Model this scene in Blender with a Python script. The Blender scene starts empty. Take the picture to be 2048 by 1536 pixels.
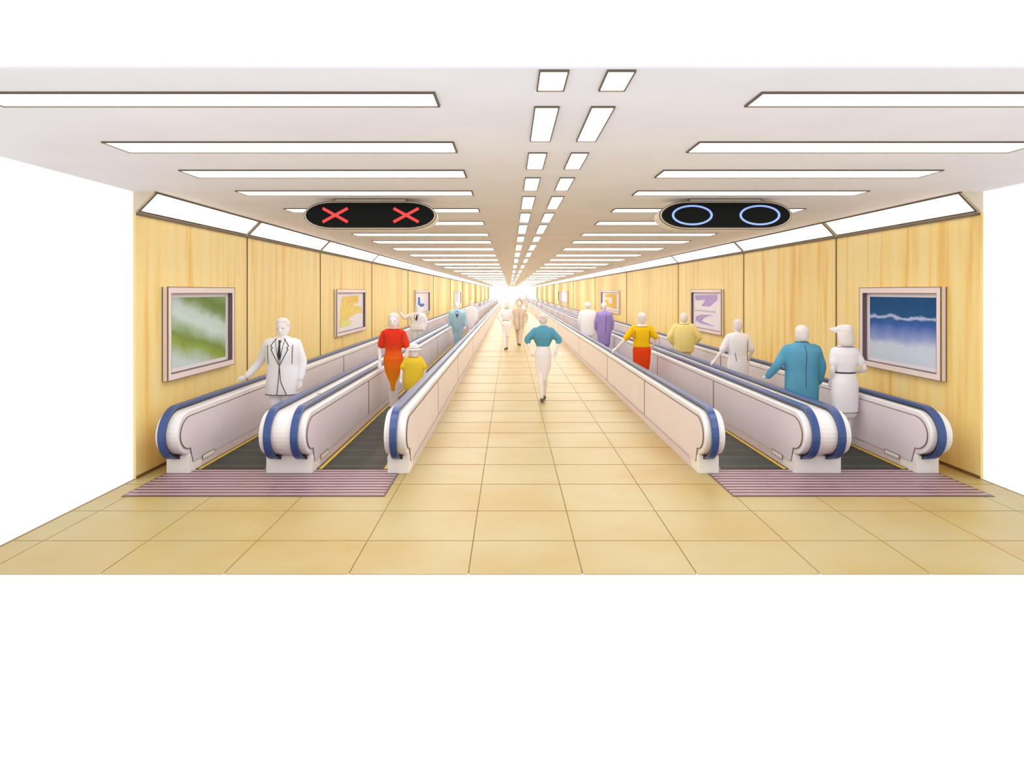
import bpy, bmesh, math, random
from mathutils import Vector, Matrix
random.seed(7)
COL = bpy.context.scene.collection
PI = math.pi
# ------------------------------------------------------------------ materials
def lin(c):
    c /= 255.0
    return c / 12.92 if c <= .04045 else ((c + .055) / 1.055) ** 2.4
def srgb(r, g, b): return (lin(r), lin(g), lin(b), 1)
def mat(name, col, rough=.5, spec=.5, emit=None, strength=0, metal=0, mottle=0, mscale=3.0, bump=0):
    m = bpy.data.materials.new(name); m.use_nodes = True
    nt = m.node_tree; b = nt.nodes['Principled BSDF']
    b.inputs['Base Color'].default_value = col
    b.inputs['Roughness'].default_value = rough
    b.inputs['Metallic'].default_value = metal
    b.inputs['Specular IOR Level'].default_value = spec
    if emit:
        b.inputs['Emission Color'].default_value = emit
        b.inputs['Emission Strength'].default_value = strength
    if mottle:
        tc = nt.nodes.new('ShaderNodeTexCoord'); no = nt.nodes.new('ShaderNodeTexNoise')
        no.inputs['Scale'].default_value = mscale; no.inputs['Detail'].default_value = 4
        nt.links.new(tc.outputs['Object'], no.inputs['Vector'])
        mr = nt.nodes.new('ShaderNodeMapRange')
        mr.inputs['From Min'].default_value = .3; mr.inputs['From Max'].default_value = .7
        mr.inputs['To Min'].default_value = 1 - mottle; mr.inputs['To Max'].default_value = 1 + mottle
        nt.links.new(no.outputs['Fac'], mr.inputs['Value'])
        mx = nt.nodes.new('ShaderNodeVectorMath'); mx.operation = 'SCALE'
        mx.inputs[0].default_value = col[:3]
        nt.links.new(mr.outputs['Result'], mx.inputs['Scale'])
        nt.links.new(mx.outputs['Vector'], b.inputs['Base Color'])
    return m

def ramp_mat(name, stops, build, rough=.5, spec=.5):
    """material whose colour is a ramp over the factor that build(nt) returns"""
    m = bpy.data.materials.new(name); m.use_nodes = True
    nt = m.node_tree; b = nt.nodes['Principled BSDF']
    b.inputs['Roughness'].default_value = rough; b.inputs['Specular IOR Level'].default_value = spec
    rp = nt.nodes.new('ShaderNodeValToRGB')
    els = rp.color_ramp.elements
    els[0].position, els[0].color = stops[0]; els[1].position, els[1].color = stops[-1]
    for p, c in stops[1:-1]:
        e = els.new(p); e.color = c
    nt.links.new(build(nt), rp.inputs['Fac'])
    nt.links.new(rp.outputs['Color'], b.inputs['Base Color'])
    return m

def noise_fac(scale_vec, scale=1.0, detail=4, dist=0.0):
    def f(nt):
        tc = nt.nodes.new('ShaderNodeTexCoord'); mp = nt.nodes.new('ShaderNodeMapping')
        mp.inputs['Scale'].default_value = scale_vec
        no = nt.nodes.new('ShaderNodeTexNoise'); no.inputs['Scale'].default_value = scale
        no.inputs['Detail'].default_value = detail; no.inputs['Distortion'].default_value = dist
        nt.links.new(tc.outputs['Object'], mp.inputs['Vector']); nt.links.new(mp.outputs['Vector'], no.inputs['Vector'])
        return no.outputs['Fac']
    return f

WOOD = ramp_mat('maple_wood', [(.30, srgb(240, 196, 112)), (.42, srgb(246, 219, 142)), (.55, srgb(248, 226, 158)), (.72, srgb(249, 230, 172))],
                noise_fac((1, 3.2, .22), 1.6, 6, .6), .45, .3)
BATTEN = mat('panel_joint', srgb(120, 90, 45), .7)
CEIL = mat('ceiling_paint', srgb(240, 238, 244), .9, .1, mottle=.03, mscale=1.2)
LINE = mat('dark_trim', srgb(112, 98, 80), .7)
CORN = mat('cornice_trim', srgb(225, 212, 190), .6)
TILE = ramp_mat('floor_tile', [(.3, srgb(188, 156, 88)), (.45, srgb(190, 166, 106)), (.6, srgb(192, 174, 122)), (.75, srgb(192, 156, 86))],
                noise_fac((1, 1, 1), .8, 5), .38, .5)
GROUT = mat('tile_grout', srgb(150, 124, 78), .8)
LAMP = mat('luminaire_diffuser', srgb(250, 248, 240), .6, .2, (.97, .98, 1, 1), 5.4)
LAMPC = mat('cornice_diffuser', srgb(250, 248, 250), .6, .2, (1, .985, 1, 1), 2.4)
DECK = mat('balustrade_white', srgb(244, 240, 240), .35, .4, mottle=.02)
PANEL = mat('balustrade_panel', srgb(236, 226, 231), .3, .5, mottle=.03, mscale=1.0)
SEAM = mat('panel_seam', srgb(120, 105, 105), .7)
BOXW = mat('newel_base_white', srgb(252, 249, 243), .5)
BLUE = mat('handrail_blue', srgb(48, 78, 138), .28, .6)
GUIDE = mat('handrail_guide_black', srgb(30, 30, 38), .4)
INLET = mat('handrail_inlet_brown', srgb(96, 66, 50), .6)
SKIRT = mat('skirt_panel', srgb(228, 214, 218), .3, .5)
YEL = mat('demarcation_yellow', srgb(226, 190, 60), .5)
TREADEDGE = mat('tread_gap_dark', srgb(48, 34, 22), .6)
def tread_fac(nt):
    tc = nt.nodes.new('ShaderNodeTexCoord'); sx = nt.nodes.new('ShaderNodeSeparateXYZ')
    nt.links.new(tc.outputs['Object'], sx.inputs[0])
    a = nt.nodes.new('ShaderNodeMath'); a.operation = 'MULTIPLY'; a.inputs[1].default_value = 1 / .42
    b = nt.nodes.new('ShaderNodeMath'); b.operation = 'FRACT'
    nt.links.new(sx.outputs['Y'], a.inputs[0]); nt.links.new(a.outputs[0], b.inputs[0])
    return b.outputs[0]
TREAD = ramp_mat('walkway_tread', [(0, srgb(84, 84, 62)), (.07, srgb(84, 84, 62)), (.09, srgb(36, 40, 33)), (1, srgb(42, 45, 37))], tread_fac, .5, .3)
COMB = mat('comb_mauve', srgb(112, 72, 82), .3, .6, mottle=.08)
COMBR = mat('comb_rib', srgb(206, 180, 186), .3, .6)
FRAME = mat('poster_frame', srgb(240, 224, 220), .4)
REVEAL = mat('poster_reveal', srgb(110, 92, 96), .6)
PAPER = mat('poster_paper', srgb(240, 234, 240), .5)
SIGNB = mat('sign_black', srgb(8, 9, 8), .7, .1)
SIGNW = mat('sign_casing', srgb(240, 234, 220), .5)
RED = mat('sign_red', srgb(190, 25, 25), .5, .5, (.85, .03, .03, 1), .42)
RING = mat('sign_ring_blue', srgb(110, 140, 205), .5, .5, (.35, .5, .9, 1), .35)
SKIN = mat('figure_white', srgb(243, 236, 238), .7, .2)
HAIR = mat('figure_hair', srgb(234, 226, 224), .8, .2)
EYEC = mat('eye_grey', srgb(150, 140, 142), .5)
INK = mat('dark_stitching', srgb(46, 40, 44), .7)
WCLOTH = mat('cloth_white', srgb(244, 242, 248), .8, .2)
DARKCLOTH = mat('cloth_dark', srgb(48, 44, 50), .7)
SHOE = mat('shoe_dark', srgb(96, 84, 84), .5)

# ------------------------------------------------------------------ helpers
def tag(o, label=None, cat=None, group=None, kind=None):
    if label: o['label'] = label
    if cat: o['category'] = cat
    if group: o['group'] = group
    if kind: o['kind'] = kind
    return o
def empty(name, loc):
    o = bpy.data.objects.new(name, None); COL.objects.link(o); o.location = loc
    o.empty_display_size = .1
    return o
class MB:
    def __init__(s): s.bm = bmesh.new(); s.mi = 0
    def face(s, vs):
        try:
            f = s.bm.faces.new(vs); f.material_index = s.mi; return f
        except ValueError: return None
    def box(s, x0, x1, y0, y1, z0, z1, mi=None):
        if mi is not None: s.mi = mi
        v = [s.bm.verts.new(p) for p in ((x0,y0,z0),(x1,y0,z0),(x1,y1,z0),(x0,y1,z0),(x0,y0,z1),(x1,y0,z1),(x1,y1,z1),(x0,y1,z1))]
        for q in ((0,3,2,1),(4,5,6,7),(0,1,5,4),(1,2,6,5),(2,3,7,6),(3,0,4,7)): s.face([v[i] for i in q])
        return s
    def prism(s, pts, axis, a, b):
        """pts 2D outline extruded along axis ('x': pts=(y,z); 'y': pts=(x,z); 'z': pts=(x,y))"""
        def P(p, t):
            return (t, p[0], p[1]) if axis == 'x' else (p[0], t, p[1]) if axis == 'y' else (p[0], p[1], t)
        A = [s.bm.verts.new(P(p, a)) for p in pts]; B = [s.bm.verts.new(P(p, b)) for p in pts]
        s.face(A[::-1]); s.face(B); n = len(pts)
        for i in range(n): s.face([A[i], A[(i+1) % n], B[(i+1) % n], B[i]])
        return s
    def band(s, outer, inner, axis, a, b, closed=True):
        """ring between two outlines with equal counts, extruded"""
        def P(p, t):
            return (t, p[0], p[1]) if axis == 'x' else (p[0], t, p[1]) if axis == 'y' else (p[0], p[1], t)
        n = len(outer)
        V = [[s.bm.verts.new(P(p, t)) for p in o] for o, t in ((outer,a),(outer,b),(inner,a),(inner,b))]
        rng = range(n if closed else n-1)
        for i in rng:
            j = (i+1) % n
            s.face([V[0][i], V[0][j], V[1][j], V[1][i]]); s.face([V[2][j], V[2][i], V[3][i], V[3][j]])
            s.face([V[0][j], V[0][i], V[2][i], V[2][j]]); s.face([V[1][i], V[1][j], V[3][j], V[3][i]])
        if not closed:
            for i in (0, n-1): s.face([V[0][i], V[1][i], V[3][i], V[2][i]])
        return s
    def loft(s, rings, n=20, e=2.0):
        """rings: (cx,cy,z,rx,ry) horizontal superellipses"""
        R = []
        for cx, cy, z, rx, ry in rings:
            r = []
            for k in range(n):
                t = 2*PI*k/n; c, q = math.cos(t), math.sin(t)
                r.append(s.bm.verts.new((cx + rx*math.copysign(abs(c)**(2/e), c), cy + ry*math.copysign(abs(q)**(2/e), q), z)))
            R.append(r)
        s.face(R[0][::-1]); s.face(R[-1])
        for a, b in zip(R, R[1:]):
            for k in range(n): s.face([a[k], a[(k+1) % n], b[(k+1) % n], b[k]])
        return s
    def tube(s, pts, rad, n=10, flat=1.0, roundcap=True, sub=3):
        P = [Vector(p) for p in pts]; r = list(rad) if hasattr(rad, '__len__') else [rad]*len(P)
        Q, RR = [], []
        for i in range(len(P)-1):
            p0 = P[max(i-1,0)]; p1 = P[i]; p2 = P[i+1]; p3 = P[min(i+2,len(P)-1)]
            for k in range(sub):
                t = k/sub
                Q.append(.5*((2*p1)+(p2-p0)*t+(2*p0-5*p1+4*p2-p3)*t*t+(3*p1-p0-3*p2+p3)*t**3))
                RR.append(r[i]*(1-t)+r[i+1]*t)
        Q.append(P[-1]); RR.append(r[-1])
        if roundcap:
            d0 = (Q[0]-Q[1]).normalized(); d1 = (Q[-1]-Q[-2]).normalized(); r0, r1 = RR[0], RR[-1]
            Q = [Q[0]+d0*r0*.95, Q[0]+d0*r0*.7] + Q + [Q[-1]+d1*r1*.7, Q[-1]+d1*r1*.95]
            RR = [r0*.3, r0*.72] + RR + [r1*.72, r1*.3]
        rings = []; up = None
        for i, q in enumerate(Q):
            d = (Q[min(i+1,len(Q)-1)] - Q[max(i-1,0)]).normalized()
            if up is None:
                up = Vector((0,1,0)) if abs(d.y) < .8 else Vector((0,0,1))
            a = d.cross(up).normalized(); b = a.cross(d).normalized(); up = b
            rings.append([s.bm.verts.new(q + (a*math.cos(2*PI*k/n) + b*math.sin(2*PI*k/n)*flat)*RR[i]) for k in range(n)])
        s.face(rings[0][::-1]); s.face(rings[-1])
        for A, B in zip(rings, rings[1:]):
            for k in range(n): s.face([A[k], A[(k+1) % n], B[(k+1) % n], B[k]])
        return s
    def ball(s, c, rx, ry, rz, n=12):
        m = 8
        return s.loft([(c[0], c[1], c[2]-rz*math.cos(PI*(k+.35)/(m+.7)), rx*math.sin(PI*(k+.35)/(m+.7)), ry*math.sin(PI*(k+.35)/(m+.7))) for k in range(m+1)], n)
    def build(s, name, mats, parent=None, smooth=False, bevel=0, voxel=0, extra=None, smoothit=3):
        bmesh.ops.recalc_face_normals(s.bm, faces=s.bm.faces)
        me = bpy.data.meshes.new(name); s.bm.to_mesh(me); s.bm.free()
        if not isinstance(mats, (list, tuple)): mats = [mats]
        for m in mats: me.materials.append(m)
        o = bpy.data.objects.new(name, me); COL.objects.link(o)
        if voxel:
            r = o.modifiers.new('r', 'REMESH'); r.mode = 'VOXEL'; r.voxel_size = voxel; r.use_smooth_shade = True
            if smoothit:
                q = o.modifiers.new('s', 'SMOOTH'); q.factor = .5; q.iterations = smoothit
            dg = bpy.context.evaluated_depsgraph_get(); dg.update()
            new = bpy.data.meshes.new_from_object(o.evaluated_get(dg))
            o.modifiers.clear(); o.data = new; new.name = name
            if not new.materials:
                for m in mats: new.materials.append(m)
            me = new; smooth = True
            if extra:
                b2 = bmesh.new(); b2.from_mesh(me); t = bpy.data.meshes.new('t')
                bmesh.ops.recalc_face_normals(extra.bm, faces=extra.bm.faces)
                extra.bm.to_mesh(t); extra.bm.free(); b2.from_mesh(t); b2.to_mesh(me); b2.free(); bpy.data.meshes.remove(t)
        if smooth:
            for p in me.polygons: p.use_smooth = True
        if bevel:
            b = o.modifiers.new('b', 'BEVEL'); b.width = bevel; b.segments = 2; b.limit_method = 'ANGLE'
        if parent: o.parent = parent
        return o

ORD = ['nearest','second','third','fourth','fifth','sixth','seventh','eighth','ninth','tenth','eleventh','twelfth','thirteenth',
       'fourteenth','fifteenth','sixteenth','seventeenth','eighteenth','nineteenth','twentieth','twenty-first','twenty-second','twenty-third','twenty-fourth']
# ------------------------------------------------------------------ main dimensions (metres)
EYE = 2.1; F = 1400.0; ZC = 3.22; END = 140.0
XL, XR = -4.19, 5.27
ZW = 2.986                     # top of the wood panelling
FRONT_F, FRONT_W, FRONT_C = 5.204, 7.84, 3.516

# camera
cam = bpy.data.cameras.new('camera'); co = bpy.data.objects.new('camera', cam); COL.objects.link(co)
co.location = (0, 0, EYE); co.rotation_euler = (PI/2, 0, 0)
cam.sensor_fit = 'HORIZONTAL'; cam.sensor_width = 36; cam.lens = 36*F/2048
cam.shift_x = 4/2048; cam.shift_y = -185/2048; cam.clip_end = 500
bpy.context.scene.camera = co

# world: plain white void added around the hall, also lighting its open ends
w = bpy.data.worlds.new('world'); bpy.context.scene.world = w; w.use_nodes = True
w.node_tree.nodes['Background'].inputs[0].default_value = (1, 1, 1, 1)
w.node_tree.nodes['Background'].inputs[1].default_value = .96

# ------------------------------------------------------------------ floor
m = MB(); m.box(XL-.03, XR+.03, FRONT_F+.06, END, -.02, -.003, 1)
xs = [XL, -3.93, -3.05, -2.13, -1.2, -.31, .54, 1.39, 2.31, 3.13, 4.0, 4.85, XR]
ys = [FRONT_F, 5.90, 6.70, 7.63, 8.49, 9.42, 10.39, 11.22, 12.3, 13.46, 14.55, 16.0, 17.6, 19.2, 20.9, 22.6, 24.7, 27, 29.5, 32.5, 36, 40, 45, 51, 58, 66, 76, 90, 110, END]
for i in range(len(ys)-1):
    g0 = min(.007 + .0022*max(0, ys[i]-6), .03) if i else 0
    g1 = min(.007 + .0022*max(0, ys[i+1]-6), .03)
    for j in range(len(xs)-1):
        gx = .005
        m.box(xs[j]+gx, xs[j+1]-gx, ys[i]+g0, ys[i+1]-g1, -.006, 0, 0)
fl = m.build('floor', [TILE, GROUT]); tag(fl, kind='structure')

# ------------------------------------------------------------------ walls, cornice, ceiling
JL = [FRONT_W, 11.15, 15.44, 21.2, 28.7, 38.1, 48.9, 61.7, 83.8, END]
JR = [FRONT_W, 11.3, 15.77, 21.9, 31.6, 43.3, 58.3, 83.5, 110, END]
def wall(side, x, s, J):
    m = MB()
    xb = x - s*.03
    m.box(min(x, xb), max(x, xb), FRONT_W, END, 0, ZW, 0)
    for j in J[1:-1]:
        wd = .010 + .0004*(j-10)
        m.box(min(x, x+s*wd), max(x, x+s*wd), j-.012, j+.012, 0, ZW, 1)
    o = m.build('wall_'+side, [WOOD, BATTEN]); tag(o, kind='structure')
    m = MB()                                                # the fascia behind the slanting light band
    xt = x + s*.21
    m.prism([(x-s*.03, ZW), (x, ZW), (x, ZW+.018), (xt, ZC), (x-s*.03, ZC)], 'y', FRONT_W, END)
    o = m.build('trim_1' if side == 'left' else 'trim_2', [CORN]); tag(o, kind='structure')
    m = MB(); m.box(min(x, x+s*.012), max(x, x+s*.012), FRONT_W, END, ZW-.03, ZW+.0, 0)
    m.box(min(xt, xt+s*.014), max(xt, xt+s*.014), FRONT_W, END, ZC-.014, ZC, 0)
    o = m.build('trim_3' if side == 'left' else 'trim_4', [LINE]); tag(o, kind='structure')
    # baseboard line
    m = MB(); m.box(min(x, x+s*.015), max(x, x+s*.015), FRONT_W, END, 0, .03, 0)
    o = m.build('baseboard_'+side, [BATTEN]); tag(o, kind='structure')
    # slanted cornice lights, one per bay
    n = len(J)-1
    first = FRONT_W
    bays = [(first, J[1])] + [(J[i], J[i+1]) for i in range(1, n)]
    d = Vector((s*.21, 0, ZC-ZW-.018)).normalized(); nrm = Vector((s*d.z, 0, -abs(d.x)))
    L = math.hypot(.21, ZC-ZW-.018)
    k = 0
    for a, b in bays:
        if b-a < .3:
            continue
        g = .07 + .0016*max(0, a-10)
        e = empty('cornice_light', (x, (a+b)/2, ZW+.1))
        tag(e, '%s slanting white light panel in the cornice above the %s wood wall' % (ORD[k], side), 'light panel',
            'slanting cornice light panels on the %s' % side)
        def slab(mb, a, b, u0, u1, t0, t1):
            base = Vector((x, 0, ZW+.018))
            def P(y, u, t): 
                q = base + d*u + nrm*t; return (q.x, y-(0), q.z)
            V = [mb.bm.verts.new(P(y, u, t)) for y in (a, b) for u in (u0, u1) for t in (t0, t1)]
            for q in ((0,1,3,2),(4,6,7,5),(0,4,5,1),(2,3,7,6),(0,2,6,4),(1,5,7,3)): mb.face([V[i] for i in q])
        mb = MB(); slab(mb, a+g, b-g, .02, L-.02, .002, .008)
        o = mb.build('diffuser', LAMPC, e); o.matrix_parent_inverse = Matrix.Translation(-e.location)
        mb = MB(); slab(mb, a+g-.016, a+g, .0, L, .0, .012); slab(mb, b-g, b-g+.016, 0, L, 0, .012)
        slab(mb, a+g, b-g, 0, .018, 0, .010); slab(mb, a+g, b-g, L-.018, L, 0, .010)
        o = mb.build('frame', LINE, e); o.matrix_parent_inverse = Matrix.Translation(-e.location)
        k += 1
wall('left', XL, 1, JL); wall('right', XR, -1, JR)
m = MB(); m.box(XL-.03, XR+.03, FRONT_C, END, ZC, ZC+.01)
tag(m.build('ceiling', CEIL), kind='structure')

# ------------------------------------------------------------------ ceiling lights
def panel_light(name, x0, x1, y0, y1, label, group, fr=.02):
    cx, cy = (x0+x1)/2, (y0+y1)/2
    e = empty(name, (cx, cy, ZC)); tag(e, label, 'ceiling light', group)
    a, b = x1-cx, y1-cy
    fy = min(fr, b*.12)
    fx = fr*.7
    mb = MB(); mb.box(-a+fx, a-fx, -b+fy, b-fy, -.006, 0); mb.build('diffuser', LAMP, e)
    mb = MB(); mb.box(-a, a, -b, -b+fy, -.012, 0); mb.box(-a, a, b-fy, b, -.012, 0)
    mb.box(-a, -a+fx, -b+fy, b-fy, -.012, 0); mb.box(a-fx, a, -b+fy, b-fy, -.012, 0); mb.build('frame', LINE, e)
rows = [(3.92,4.215),(5.218,5.612),(6.43,6.85),(7.75,8.12),(9.42,9.83),(11.15,11.7),(13.45,14.0),(15.4,16.1),(18.0,18.9),(21.0,22.0),
        (24.0,25.2),(28.0,29.4),(32.0,33.6),(37.2,39.2),(43,45.5),(49.5,52.3),(57,60.5),(66,70),(77,82),(90,96),(105,112),(121,130)]
for i, (a, b) in enumerate(rows):
    for side, x0, x1 in (('left', -3.05, -.42), ('right', 1.41, 3.99)):
        panel_light('strip_ceiling_light', x0, x1, a, b,
            '%s long crosswise light strip from the front, %s half of the pale ceiling' % (ORD[i], side),
            'crosswise ceiling light strips on the %s' % side)
sq = [(3.53,3.886),(4.226,5.19),(5.63,6.374),(6.86,7.72),(8.21,9.45),(9.95,11.28),(11.7,13.45),(14.16,15.6),(16.7,18.8),(20,22.4),(24,27),(29.5,33.5),(37,42),(46,53),(58,67),(74,88),(98,118)]
for i, (a, b) in enumerate(sq):
    for side, x0, x1 in (('left', .147, .30), ('right', .49, .637)):
        panel_light('small_ceiling_light', x0, x1, a, b,
            '%s small ceiling light panel from the front, %s row of the middle pair' % (ORD[i], side),
            'small ceiling light panels in the %s middle row' % side, .012)

# ------------------------------------------------------------------ hanging signs
def lozenge(hw, hh, rx, n=12):
    P = []
    for k in range(n+1):
        t = -PI/2 + PI*k/n; P.append((hw-rx+rx*math.cos(t), hh*math.sin(t)))
    for k in range(n+1):
        t = PI/2 + PI*k/n; P.append((-hw+rx+rx*math.cos(t), hh*math.sin(t)))
    return P
def sign(xc, label, kind):
    e = empty('hanging_sign', (xc, 8.4, 3.015)); tag(e, label, 'sign')
    mb = MB(); mb.prism(lozenge(.79, .165, .34), 'y', 0, .36); mb.build('casing', SIGNW, e, bevel=.008)
    mb = MB(); mb.band(lozenge(.797, .172, .345), lozenge(.787, .162, .337), 'y', -.004, .03)
    mb.band(lozenge(.777, .155, .325), lozenge(.768, .147, .318), 'y', -.006, .004); mb.build('trim', LINE, e)
    mb = MB(); mb.prism(lozenge(.768, .147, .318), 'y', -.008, .004); mb.build('display_panel', SIGNB, e)
    mb = MB(); mb.box(-.43, .43, .02, .10, .160, .204, 0); mb.box(-.435, .435, .012, .02, .192, .204, 1); mb.box(-.435, -.43, .012, .1, .165, .204, 1); mb.box(.43, .435, .012, .1, .165, .204, 1)
    mb.build('mounting_bracket', [SIGNW, LINE], e)
    if kind == 'cross':
        for cx in (-.415, .435):
            mb = MB()
            for sg in (1, -1):
                dx, dz = .15, .082*sg; L = math.hypot(dx, dz); nx, nz = -dz/L*.017, dx/L*.017
                mb.prism([(cx-dx-nx, -dz-nz), (cx+dx-nx, dz-nz), (cx+dx+nx, dz+nz), (cx-dx+nx, -dz+nz)], 'y', -.014-.001*sg, -.006)
            mb.build('red_cross', RED, e)
    else:
        for cx in (-.405, .405):
            N = 40
            o = [(cx+.245*math.cos(2*PI*k/N), .122*math.sin(2*PI*k/N)) for k in range(N)]
            i = [(cx+.218*math.cos(2*PI*k/N), .100*math.sin(2*PI*k/N)) for k in range(N)]
            mb = MB(); mb.band(o, i, 'y', -.014, -.006); mb.build('blue_ring', RING, e)
sign(-1.68, 'black lozenge sign with two red crosses hanging over the left walkways', 'cross')
sign(2.59, 'black lozenge sign with two pale blue rings hanging over the right walkways', 'ring')

# ------------------------------------------------------------------ balustrades
YC, ZN = 8.12, .475
YE = 131.0
def outline(rz, ry, zbot, yf_off=0.0, n=16, full=True):
    """side outline (y,z): newel at the near end, newel at the far end"""
    P = []
    zb = zbot if zbot is not None else ZN-rz
    P.append((YC+yf_off, zb))
    for k in range(n+1):
        t = PI*k/n                                    # bottom -> front -> top
        z = ZN - rz*math.cos(t); y = YC - ry*math.sin(t)
        if z >= zb: P.append((y, z))
    for k in range(n+1):
        t = PI*k/n
        z = ZN + rz*math.cos(t); y = YE + ry*math.sin(t)
        if z >= zb: P.append((y, z))
    P.append((YE-yf_off, zb))
    return P
def rail_path(rz, ry, n=18):
    P = []
    for k in range(n+1):
        t = .02*PI + .98*PI*k/n
        P.append((YC - ry*math.sin(t), ZN - rz*math.cos(t)))
    for k in range(n+1):
        t = PI*k/n*.98
        P.append((YE + ry*math.sin(t), ZN + rz*math.cos(t)))
    return P
def balustrade(x0, x1, rails, label, plates, joints):
    e = empty('balustrade', ((x0+x1)/2, YC, 0)); tag(e, label, 'balustrade')
    inv = Matrix.Translation(-e.location)
    def put(mb, name, mats, **k):
        o = mb.build(name, mats, e, **k); o.matrix_parent_inverse = inv; return o
    mb = MB(); mb.prism(outline(.25, .31, 0.0, 0), 'x', x0+.004, x1-.004); put(mb, 'deck_body', DECK, bevel=.012)
    IN = lambda g: [(min(max(y, 0), 1e9), z) for y, z in outline(.25-g, .31-g, .115, g)]
    for sx, xf in ((-1, x0), (1, x1)):
        a, b = xf+sx*.003-.004, xf+sx*.003+.004
        mb = MB(); mb.prism(IN(.065), 'x', min(a, b), max(a, b)); put(mb, 'side_panel', PANEL)
        mb = MB()
        c = .0055 + .003
        mb.band(IN(.060), IN(.068), 'x', xf+sx*.004-.0045, xf+sx*.004+.0045)
        for j in joints: mb.box(xf+sx*.004-.0045, xf+sx*.004+.0045, j-.02-.0008*j, j+.02, .12, .655)
        put(mb, 'panel_seam', SEAM)
        mb = MB(); mb.box(xf+sx*.006-.006, xf+sx*.006+.006, YC+.3, YE-.3, .0, .10); put(mb, 'skirt', SKIRT)
    for yb, sg in ((8.08, 1), (YE+.04, -1)):
        mb = MB(); ya, yb2 = sorted((yb, yb+sg*.42)); mb.box(x0-.001, x1+.001, ya, yb2, 0, .20); put(mb, 'newel_base', BOXW, bevel=.004)
    for xr in rails:
        mb = MB()
        o, i = rail_path(.31, .37), rail_path(.278, .338)
        mb.band(o, i, 'x', xr-.042, xr+.042, closed=False); hr = put(mb, 'handrail', BLUE, bevel=.008, smooth=False)
        mb = MB(); mb.band(rail_path(.28, .34), rail_path(.248, .308), 'x', xr-.03, xr+.03, closed=False); put(mb, 'handrail_guide', GUIDE)
        mb = MB(); mb.box(xr-.05, xr+.062, 8.072, 8.2, .165, .206); put(mb, 'handrail_inlet', INLET)
    for px, sx in plates:
        mb = MB(); mb.box(px+sx*.011-.003, px+sx*.011+.003, 8.42, 8.76, .075, .135, 0); mb.box(px+sx*.013-.003, px+sx*.013+.003, 8.435, 8.745, .083, .127, 1)
        put(mb, 'label_plate', [SEAM, BOXW])
    if len(rails) == 2:
        xm = (x0+x1)/2
        mb = MB(); mb.box(xm-.05, xm+.05, 9.4, 9.62, .725, .729, 0); mb.box(xm-.044, xm+.044, 9.42, 9.60, .727, .732, 1); put(mb, 'deck_plate', [SEAM, BOXW])
JB = [11.3, 15.6, 22.0, 31.5, 43, 58, 83]
balustrade(-3.965, -3.711, [-3.87], 'white balustrade with one blue handrail beside the left wood wall', [(-3.711, 1)], JB)
balustrade(-2.813, -2.287, [-2.70, -2.40], 'wide white balustrade with twin blue handrails between the two left walkways', [(-2.287, 1), (-2.813, -1)], JB)
balustrade(-1.414, -1.166, [-1.30], 'white balustrade with blue handrail along the left edge of the tiled aisle', [], JB)
balustrade(2.176, 2.41, [2.28], 'white balustrade with blue handrail along the right edge of the tiled aisle', [], JB)
balustrade(3.29, 3.82, [3.40, 3.69], 'wide white balustrade with twin blue handrails between the two right walkways', [(3.29, -1)], JB)
balustrade(4.70, 4.95, [4.80], 'white balustrade with one blue handrail beside the right wood wall', [(4.70, -1)], JB)

# ------------------------------------------------------------------ walkway belts and comb plates
def belt(x0, x1, label):
    e = empty('moving_walkway', ((x0+x1)/2, 8.25, 0)); tag(e, label, 'moving walkway', 'dark moving walkway belts'); inv = Matrix.Translation(-e.location)
    a, b = x0+.013, x1-.013
    mb = MB(); mb.box(a, b, 8.245, YE, .001, .008); o = mb.build('tread_belt', TREAD, e); o.matrix_parent_inverse = inv
    for u, v in ((a, a+.022), (b-.022, b)):
        mb = MB(); mb.box(u, v, 8.245, YE, .008, .013); o = mb.build('edge_gap', TREADEDGE, e); o.matrix_parent_inverse = inv
    for u, v in ((a+.022, a+.06), (b-.06, b-.022)):
        mb = MB(); mb.box(u, v, 8.245, YE, .008, .014); o = mb.build('yellow_line', YEL, e); o.matrix_parent_inverse = inv
belt(-3.711, -2.813, 'dark ribbed walkway belt nearest the left wood wall')
belt(-2.287, -1.414, 'dark ribbed walkway belt between the twin-railed balustrade and the left aisle edge')
belt(2.41, 3.29, 'dark ribbed walkway belt between the right aisle edge and the twin-railed balustrade')
belt(3.82, 4.70, 'dark ribbed walkway belt nearest the right wood wall')
BELTX = [(-3.711, -2.813), (-2.287, -1.414), (2.41, 3.29), (3.82, 4.70)]
def comb(x0, x1, label):
    e = empty('comb_plate', ((x0+x1)/2, 7.7, 0)); tag(e, label, 'comb plate'); inv = Matrix.Translation(-e.location)
    gaps = [(a+.002, b-.002) for a, b in BELTX if a > x0-.3 and b < x1+.3]
    mb = MB(); mb.box(x0, x1, 7.17, 8.078, .0005, .004)
    for ga, gb in gaps: mb.box(ga, gb, 8.078, 8.244, .0005, .004)
    o = mb.build('base_plate', COMB, e); o.matrix_parent_inverse = inv
    for k in range(10):
        y = 7.215 + .107*k
        mb = MB()
        if y < 8.04: mb.box(x0+.01, x1-.01, y, y+.030, .004, .009)
        else:
            for ga, gb in gaps: mb.box(ga, gb, y, y+.030, .004, .009)
        o = mb.build('rib', COMBR, e); o.matrix_parent_inverse = inv
    mb = MB(); mb.box(x0-.008, x1+.008, 7.155, 7.17, .0005, .005); mb.box(x0-.008, x0, 7.17, 8.07, .0005, .005); mb.box(x1, x1+.008, 7.17, 8.07, .0005, .005)
    o = mb.build('edge_trim', LINE, e); o.matrix_parent_inverse = inv
comb(-3.97, -1.29, 'mauve ribbed comb plate on the floor before the left walkways')
comb(2.29, 4.95, 'mauve ribbed comb plate on the floor before the right walkways')

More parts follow.
